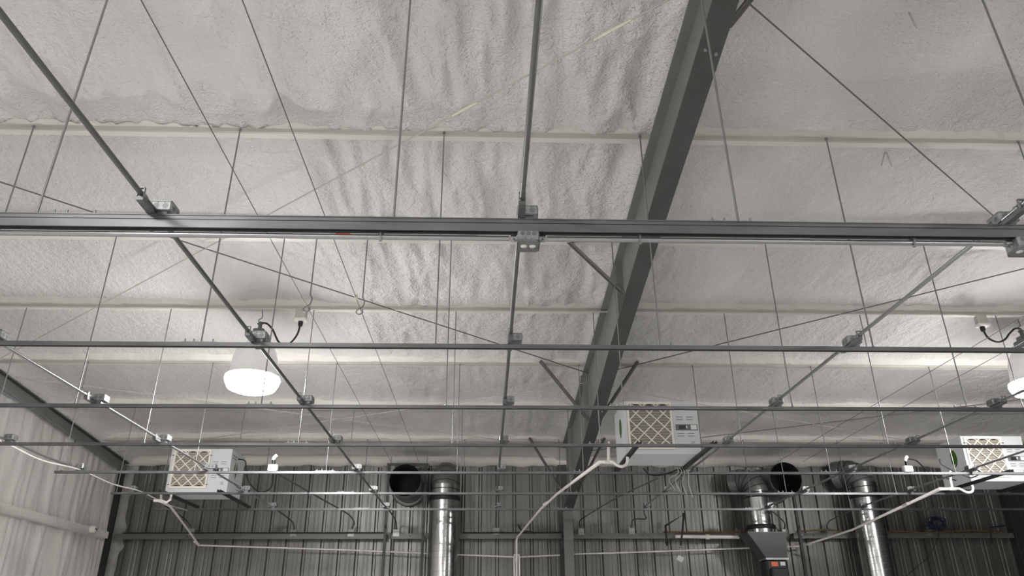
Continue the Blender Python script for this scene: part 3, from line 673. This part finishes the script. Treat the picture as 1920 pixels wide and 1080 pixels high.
cable([(1.92, 9.32, 1.84), (2.02, 9.4, 1.78), (2.2, 9.45, 1.79), (2.38, 9.4, 1.85)], .009, 'black cord sagging under the middle dehumidifier')
b = MB(); rng = random.Random(5)
for k in range(4):
    x0 = 2.35 + k * .03; b.tube(curve([(x0, 9.35, H(1.86)), (x0 + rng.uniform(-.06, .06), 9.4, H(1.80)), (x0 + .05 * k - .08, 9.5, H(1.74 - .02 * k)), (x0 + .04 * k, 9.55, H(1.62 - .03 * k))]), .0028, 5)
tag(b.build('loose_wires', M_pvc), 'loose pale wires dangling under the middle dehumidifier', 'wires')
# flexible cable loops at far left
cable([(-5.3, 6.9, 1.95), (-5.03, 7.95, 1.85), (-4.98, 8.7, 1.80), (-4.95, 9.5, 1.85), (-4.9, 10.3, 1.82), (-4.85, 11.03, 1.85), (-4.78, 11.8, 1.80), (-4.70, 12.5, 1.80)], .008, 'thin pale flexible cable sagging beside the far left conduit', M_pvc, 'flexible_cable', 'cable')
# black posts framing the open duct
tb = empty('duct_support', (-1.37, 13.5, 0), 'black post-and-rail frame around the left open duct', 'frame')
for x in (-.33, .31): MB().box((x - .022, -.02, 0), (x + .022, .02, H(2.74))).build('post', M_black, tb)
MB().box((-.37, -.025, H(2.70)), (.36, -.02, H(2.745))).build('rail', M_raftershade, tb)
for x in (-.30, .33): MB().box((x - .012, -.02, H(2.74)), (x + .012, -.015, H(2.86))).build('hanger_strap', M_rod, tb)
tb = empty('duct_post', (5.39, 13.45, 0), 'black vertical post right of the blower hopper', 'post')
MB().box((-.024, -.02, 0), (.024, .02, H(2.25))).build('post', M_black, tb)
MB().tube([(0.03, -.025, H(1.53)), (.03, -.03, H(1.53))], .012, 8).build('bolt', M_galvbox, tb)

# ------------------------------------------------------------------ ducts
def elbow(cx, y0, z0, R, side=0.0):
    # segmented elbow: from straight up at (cx,y0,z0) bending back to the wall (and sideways by `side`)
    b = MB(); n = 5; Rb = R * 1.25; pts = [(cx, y0, z0 - .12), (cx, y0, z0)]
    for k in range(1, n + 1):
        t = math.pi / 2 * k / n; d = Rb * (1 - math.cos(t)); pts.append((cx + side * d / Rb * .17, y0 + d * (1 if not side else .8), z0 + Rb * math.sin(t)))
    e = pts[-1]; pts.append((e[0] + side * .12, min(e[1] + .12, 13.98), e[2]))
    P = [Vector(q) for q in pts]
    for i in range(len(P) - 1):               # each gore separate so the seams read
        b.tube([P[i], P[i + 1]], R, 28, False)
    b.tube(P, R * .992, 28, False)
    sm = MB()
    for i in range(1, len(P) - 1):
        t_ = (P[i + 1] - P[i - 1]).normalized() * .006; sm.tube([P[i] - t_, P[i] + t_], R * 1.035, 28, False)
    return b, sm
def spiral(z0, z1, R, pitch):
    b = MB().lathe([(R, z0), (R, z1)], 40)
    pts = []; t = 0; n = int((z1 - z0) / pitch * 28)
    for k in range(n + 1):
        a = 2 * math.pi * k / 28; pts.append((math.cos(a) * R, math.sin(a) * R, z0 + pitch * k / 28))
    b.tube(pts, .0035, 5)
    return b
def spiral_duct(x, y, R, ztop, label, side):
    t = empty('spiral_duct', (x, y, 0), label, 'duct', 'galvanised spiral ducts at the back wall')
    spiral(0.05, H(ztop), R, .105).build('spiral_pipe', M_duct, t)
    MB().lathe([(R * .99, H(ztop) - .04), (R * 1.07, H(ztop) - .03), (R * 1.09, H(ztop) + .01), (R * 1.05, H(ztop) + .04), (R * .97, H(ztop) + .045)], 40).build('rubber_collar', M_black, t)
    MB().lathe([(R * .96, H(ztop) + .03), (R * .96, H(ztop) + .23)], 40).build('stub', M_duct, t)
    e, sm = elbow(0, 0, H(ztop) + .14, R * .95, side); e = e.build('elbow', M_ductdull, t); sm.build('elbow_seam', M_dark, e)
    return t
spiral_duct(-.71, 13.42, .25, 2.12, 'tall shiny spiral duct left of the column', 0)
spiral_duct(6.62, 13.40, .25, 2.16, 'tall shiny spiral duct at the right end of the back wall', -1)
# blower duct
t = empty('blower_duct', (4.70, 13.35, 0), 'shiny round duct and square hopper feeding the black blower', 'duct')
MB().lathe([(.215, H(1.66)), (.215, H(2.14)), (.22, H(2.15))], 40).build('pipe', M_duct, t)
MB().lathe([(.232, H(1.60)), (.245, H(1.61)), (.245, H(1.66)), (.225, H(1.675))], 40).build('rubber_collar', M_black, t)
MB().lathe([(.23, H(1.53)), (.23, H(1.60))], 40).build('collar', M_duct, t)
MB().lathe([(.218, H(2.12)), (.226, H(2.13)), (.218, H(2.15))], 40).build('seam', M_black, t)
MB().lathe([(.205, H(2.14)), (.205, H(2.24))], 40).build('stub', M_duct, t)
e, sm = elbow(0, 0, H(2.20), .205, -1); e = e.build('elbow', M_ductdull, t); sm.build('elbow_seam', M_dark, e)
hp = MB(); z1, z0 = H(1.52), H(1.13)
A = [(-.32, -.25, z1), (.32, -.25, z1), (.32, .25, z1), (-.32, .25, z1)]; B = [(-.06, -.22, z0), (.30, -.22, z0), (.30, .10, z0), (-.06, .10, z0)]
hp.add(A + B, [(0, 1, 4), (1, 5, 4), (1, 2, 6, 5), (2, 3, 7, 6), (3, 0, 4, 7)]).box((-.33, -.26, z1), (.33, .26, z1 + .02))
hp.build('hopper', M_hopper, t)
MB().box((-.07, -.235, z0 - .03), (.31, .12, z0)).build('hopper_flange', M_duct, t)
t = empty('blower', (4.70, 13.35, 0), 'black blower with an orange label below the hopper', 'blower')
MB().box((-.06, -.20, H(.3)), (.30, .14, H(1.10)), .03).build('housing', M_black, t)
MB().box((-.02, -.30, H(.4)), (.26, -.19, H(.97)), .02).build('control_box', M_dark, t)
MB().box((.02, -.205, H(1.00)), (.13, -.20, H(1.07))).build('warning_label', M_orange, t)
MB().box((.17, -.205, H(1.01)), (.25, -.20, H(1.07))).build('rating_plate', M_label, t)
# open ducts facing the room
def open_duct(x, z, R, y0, label):
    t = empty('open_duct', (x, y0, H(z)), label, 'duct', 'open black ducts at the back wall')
    L = 13.97 - y0
    MB().lathe([(R * .985, 0.0), (R, .003), (R, L * .5), (R * 1.015, L * .5 + .01), (R * 1.0, L * .5 + .02), (R, L)], 40, ax='y').build('sleeve', M_ductdull, t)
    MB().lathe([(R * .98, 0.001), (R * .96, .3), (R * .9, L - .05), (0, L - .05)], 40, ax='y').build('lining', M_slot, t)
    MB().lathe([(R * 1.0, L - .04), (R * 1.18, L - .03), (R * 1.18, L - .02)], 40, ax='y').build('wall_flange', M_ductdull, t)
open_duct(-1.38, 2.40, .275, 13.20, 'open black duct mouth left of the spiral duct')
open_duct(5.20, 2.44, .28, 13.20, 'open black duct mouth right of the blower duct')

# ------------------------------------------------------------------ small things on the back wall
b = MB().tube([(3.08, 13.45, H(1.35)), (3.08, 13.45, H(1.68)), (3.42, 13.45, H(1.87)), (3.31, 13.45, H(1.33))], .016, 8)
b.lathe([(0, -.02), (.028, -.02), (.028, .02), (0, .02)], 10, (3.42, 13.45, H(1.87))).lathe([(0, -.02), (.026, -.02), (.026, .02), (0, .02)], 10, (3.08, 13.45, H(1.58))).lathe([(0, -.02), (.026, -.02), (.026, .02), (0, .02)], 10, (3.08, 13.45, H(1.40)))
tag(b.build('pipe_bracket', M_black), 'bent black pipe bracket on the girt under the middle dehumidifier', 'pipe')
b = MB().tube([(3.31, 13.45, H(1.35)), (3.29, 13.45, H(1.17))], .003, 5).lathe([(.0155, -.004), (.019, -.004), (.019, .004), (.0155, .004)], 10, (3.312, 13.45, H(1.345))).bar((3.24, 13.45, H(1.17)), (3.33, 13.45, H(1.12)), .004, .085, side=(.5, 0, .8))
tag(b.build('hanging_tag', M_label), 'small white tag hanging from the bent black pipe', 'tag')
t = empty('white_pipe', (3.3, 13.72, H(1.535)), 'short bright white pipe along the girt left of the blower', 'pipe')
MB().tube([(0, 0, 0), (1.12, 0, -.012)], .03, 12).build('pipe', M_pvc, t)
MB().tube([(.53, 0, -.006), (.60, 0, -.007)], .043, 12).build('coupling', M_pvc, t)
cable([(3.1, 13.76, 1.615), (3.8, 13.76, 1.607), (4.6, 13.76, 1.62)], .014, 'ochre cable lying on the girt left of the blower', M_brass, 'girt_cable', 'cable')
cable([(5.45, 13.76, 1.615), (6.0, 13.76, 1.65), (6.3, 13.76, 1.61)], .012, 'ochre cable on the girt left of the right spiral duct', M_brass, 'girt_cable', 'cable')
cable([(6.95, 13.76, 1.60), (7.3, 13.76, 1.625), (7.75, 13.76, 1.60), (8.2, 13.76, 1.62), (8.6, 13.76, 1.64), (9.2, 13.76, 1.60)], .012, 'ochre cable on the girt right of the right spiral duct', M_brass, 'girt_cable', 'cable')
cable([(-6.2, 13.76, 1.606), (-3, 13.76, 1.606), (-1.75, 13.76, 1.608)], .010, 'black cable on the girt left of the posts', None, 'girt_cable', 'cable')
cable([(-.4, 13.76, 1.606), (.5, 13.76, 1.606), (1.3, 13.76, 1.608)], .010, 'black cable on the girt between spiral duct and column', None, 'girt_cable', 'cable')
b = MB(); rng = random.Random(3)
for k in range(11):
    R = rng.uniform(.09, .15); cx, cz = 7.90 + rng.uniform(-.07, .08), 1.74 + rng.uniform(-.03, .03)
    b.tube([(cx + R * 1.2 * math.cos(a) , 13.62 + .04 * math.sin(a * 2 + k), H(cz + R * .75 * math.sin(a))) for a in np.linspace(0, 2 * math.pi, 22)], .006, 5)
for k in range(6): b.tube(curve([(7.75 + .05 * k, 13.6, H(1.76)), (7.72 + .08 * k + rng.uniform(-.05, .05), 13.58, H(1.66)), (7.66 + .10 * k, 13.6, H(1.60 + rng.uniform(-.03, .06)))]), .005, 5)
tag(b.build('cable_coil', M_blue), 'tangled dark blue cable coil hung over the girt at right', 'cable')
cable([(7.95, 13.6, 1.66), (7.85, 13.6, 1.45), (7.65, 13.6, 1.2), (7.3, 13.6, .95), (6.9, 13.6, .7)], .005, 'thin black cable trailing left below the blue coil', None, 'trailing_cable', 'cable')
cable([(8.1, 13.6, 1.66), (8.12, 13.6, 1.4), (8.2, 13.6, 1.1), (8.22, 13.6, .8)], .005, 'thin black cable hanging straight below the blue coil', None, 'trailing_cable', 'cable')
b = MB().tube([(9.35, 13.0, H(1.70)), (8.85, 13.6, H(1.66)), (8.88, 13.7, H(1.40))], .014, 8)
tag(b.build('gas_pipe', M_black), 'black pipe reaching the back wall near the right corner', 'pipe')
cable([(.55, 13.4, 1.69), (.62, 13.5, 1.61), (.78, 13.55, 1.60), (.82, 13.55, 1.56)], .010, 'black cable tie and lead around the middle drain pipe', None, 'cable_tie', 'cable')
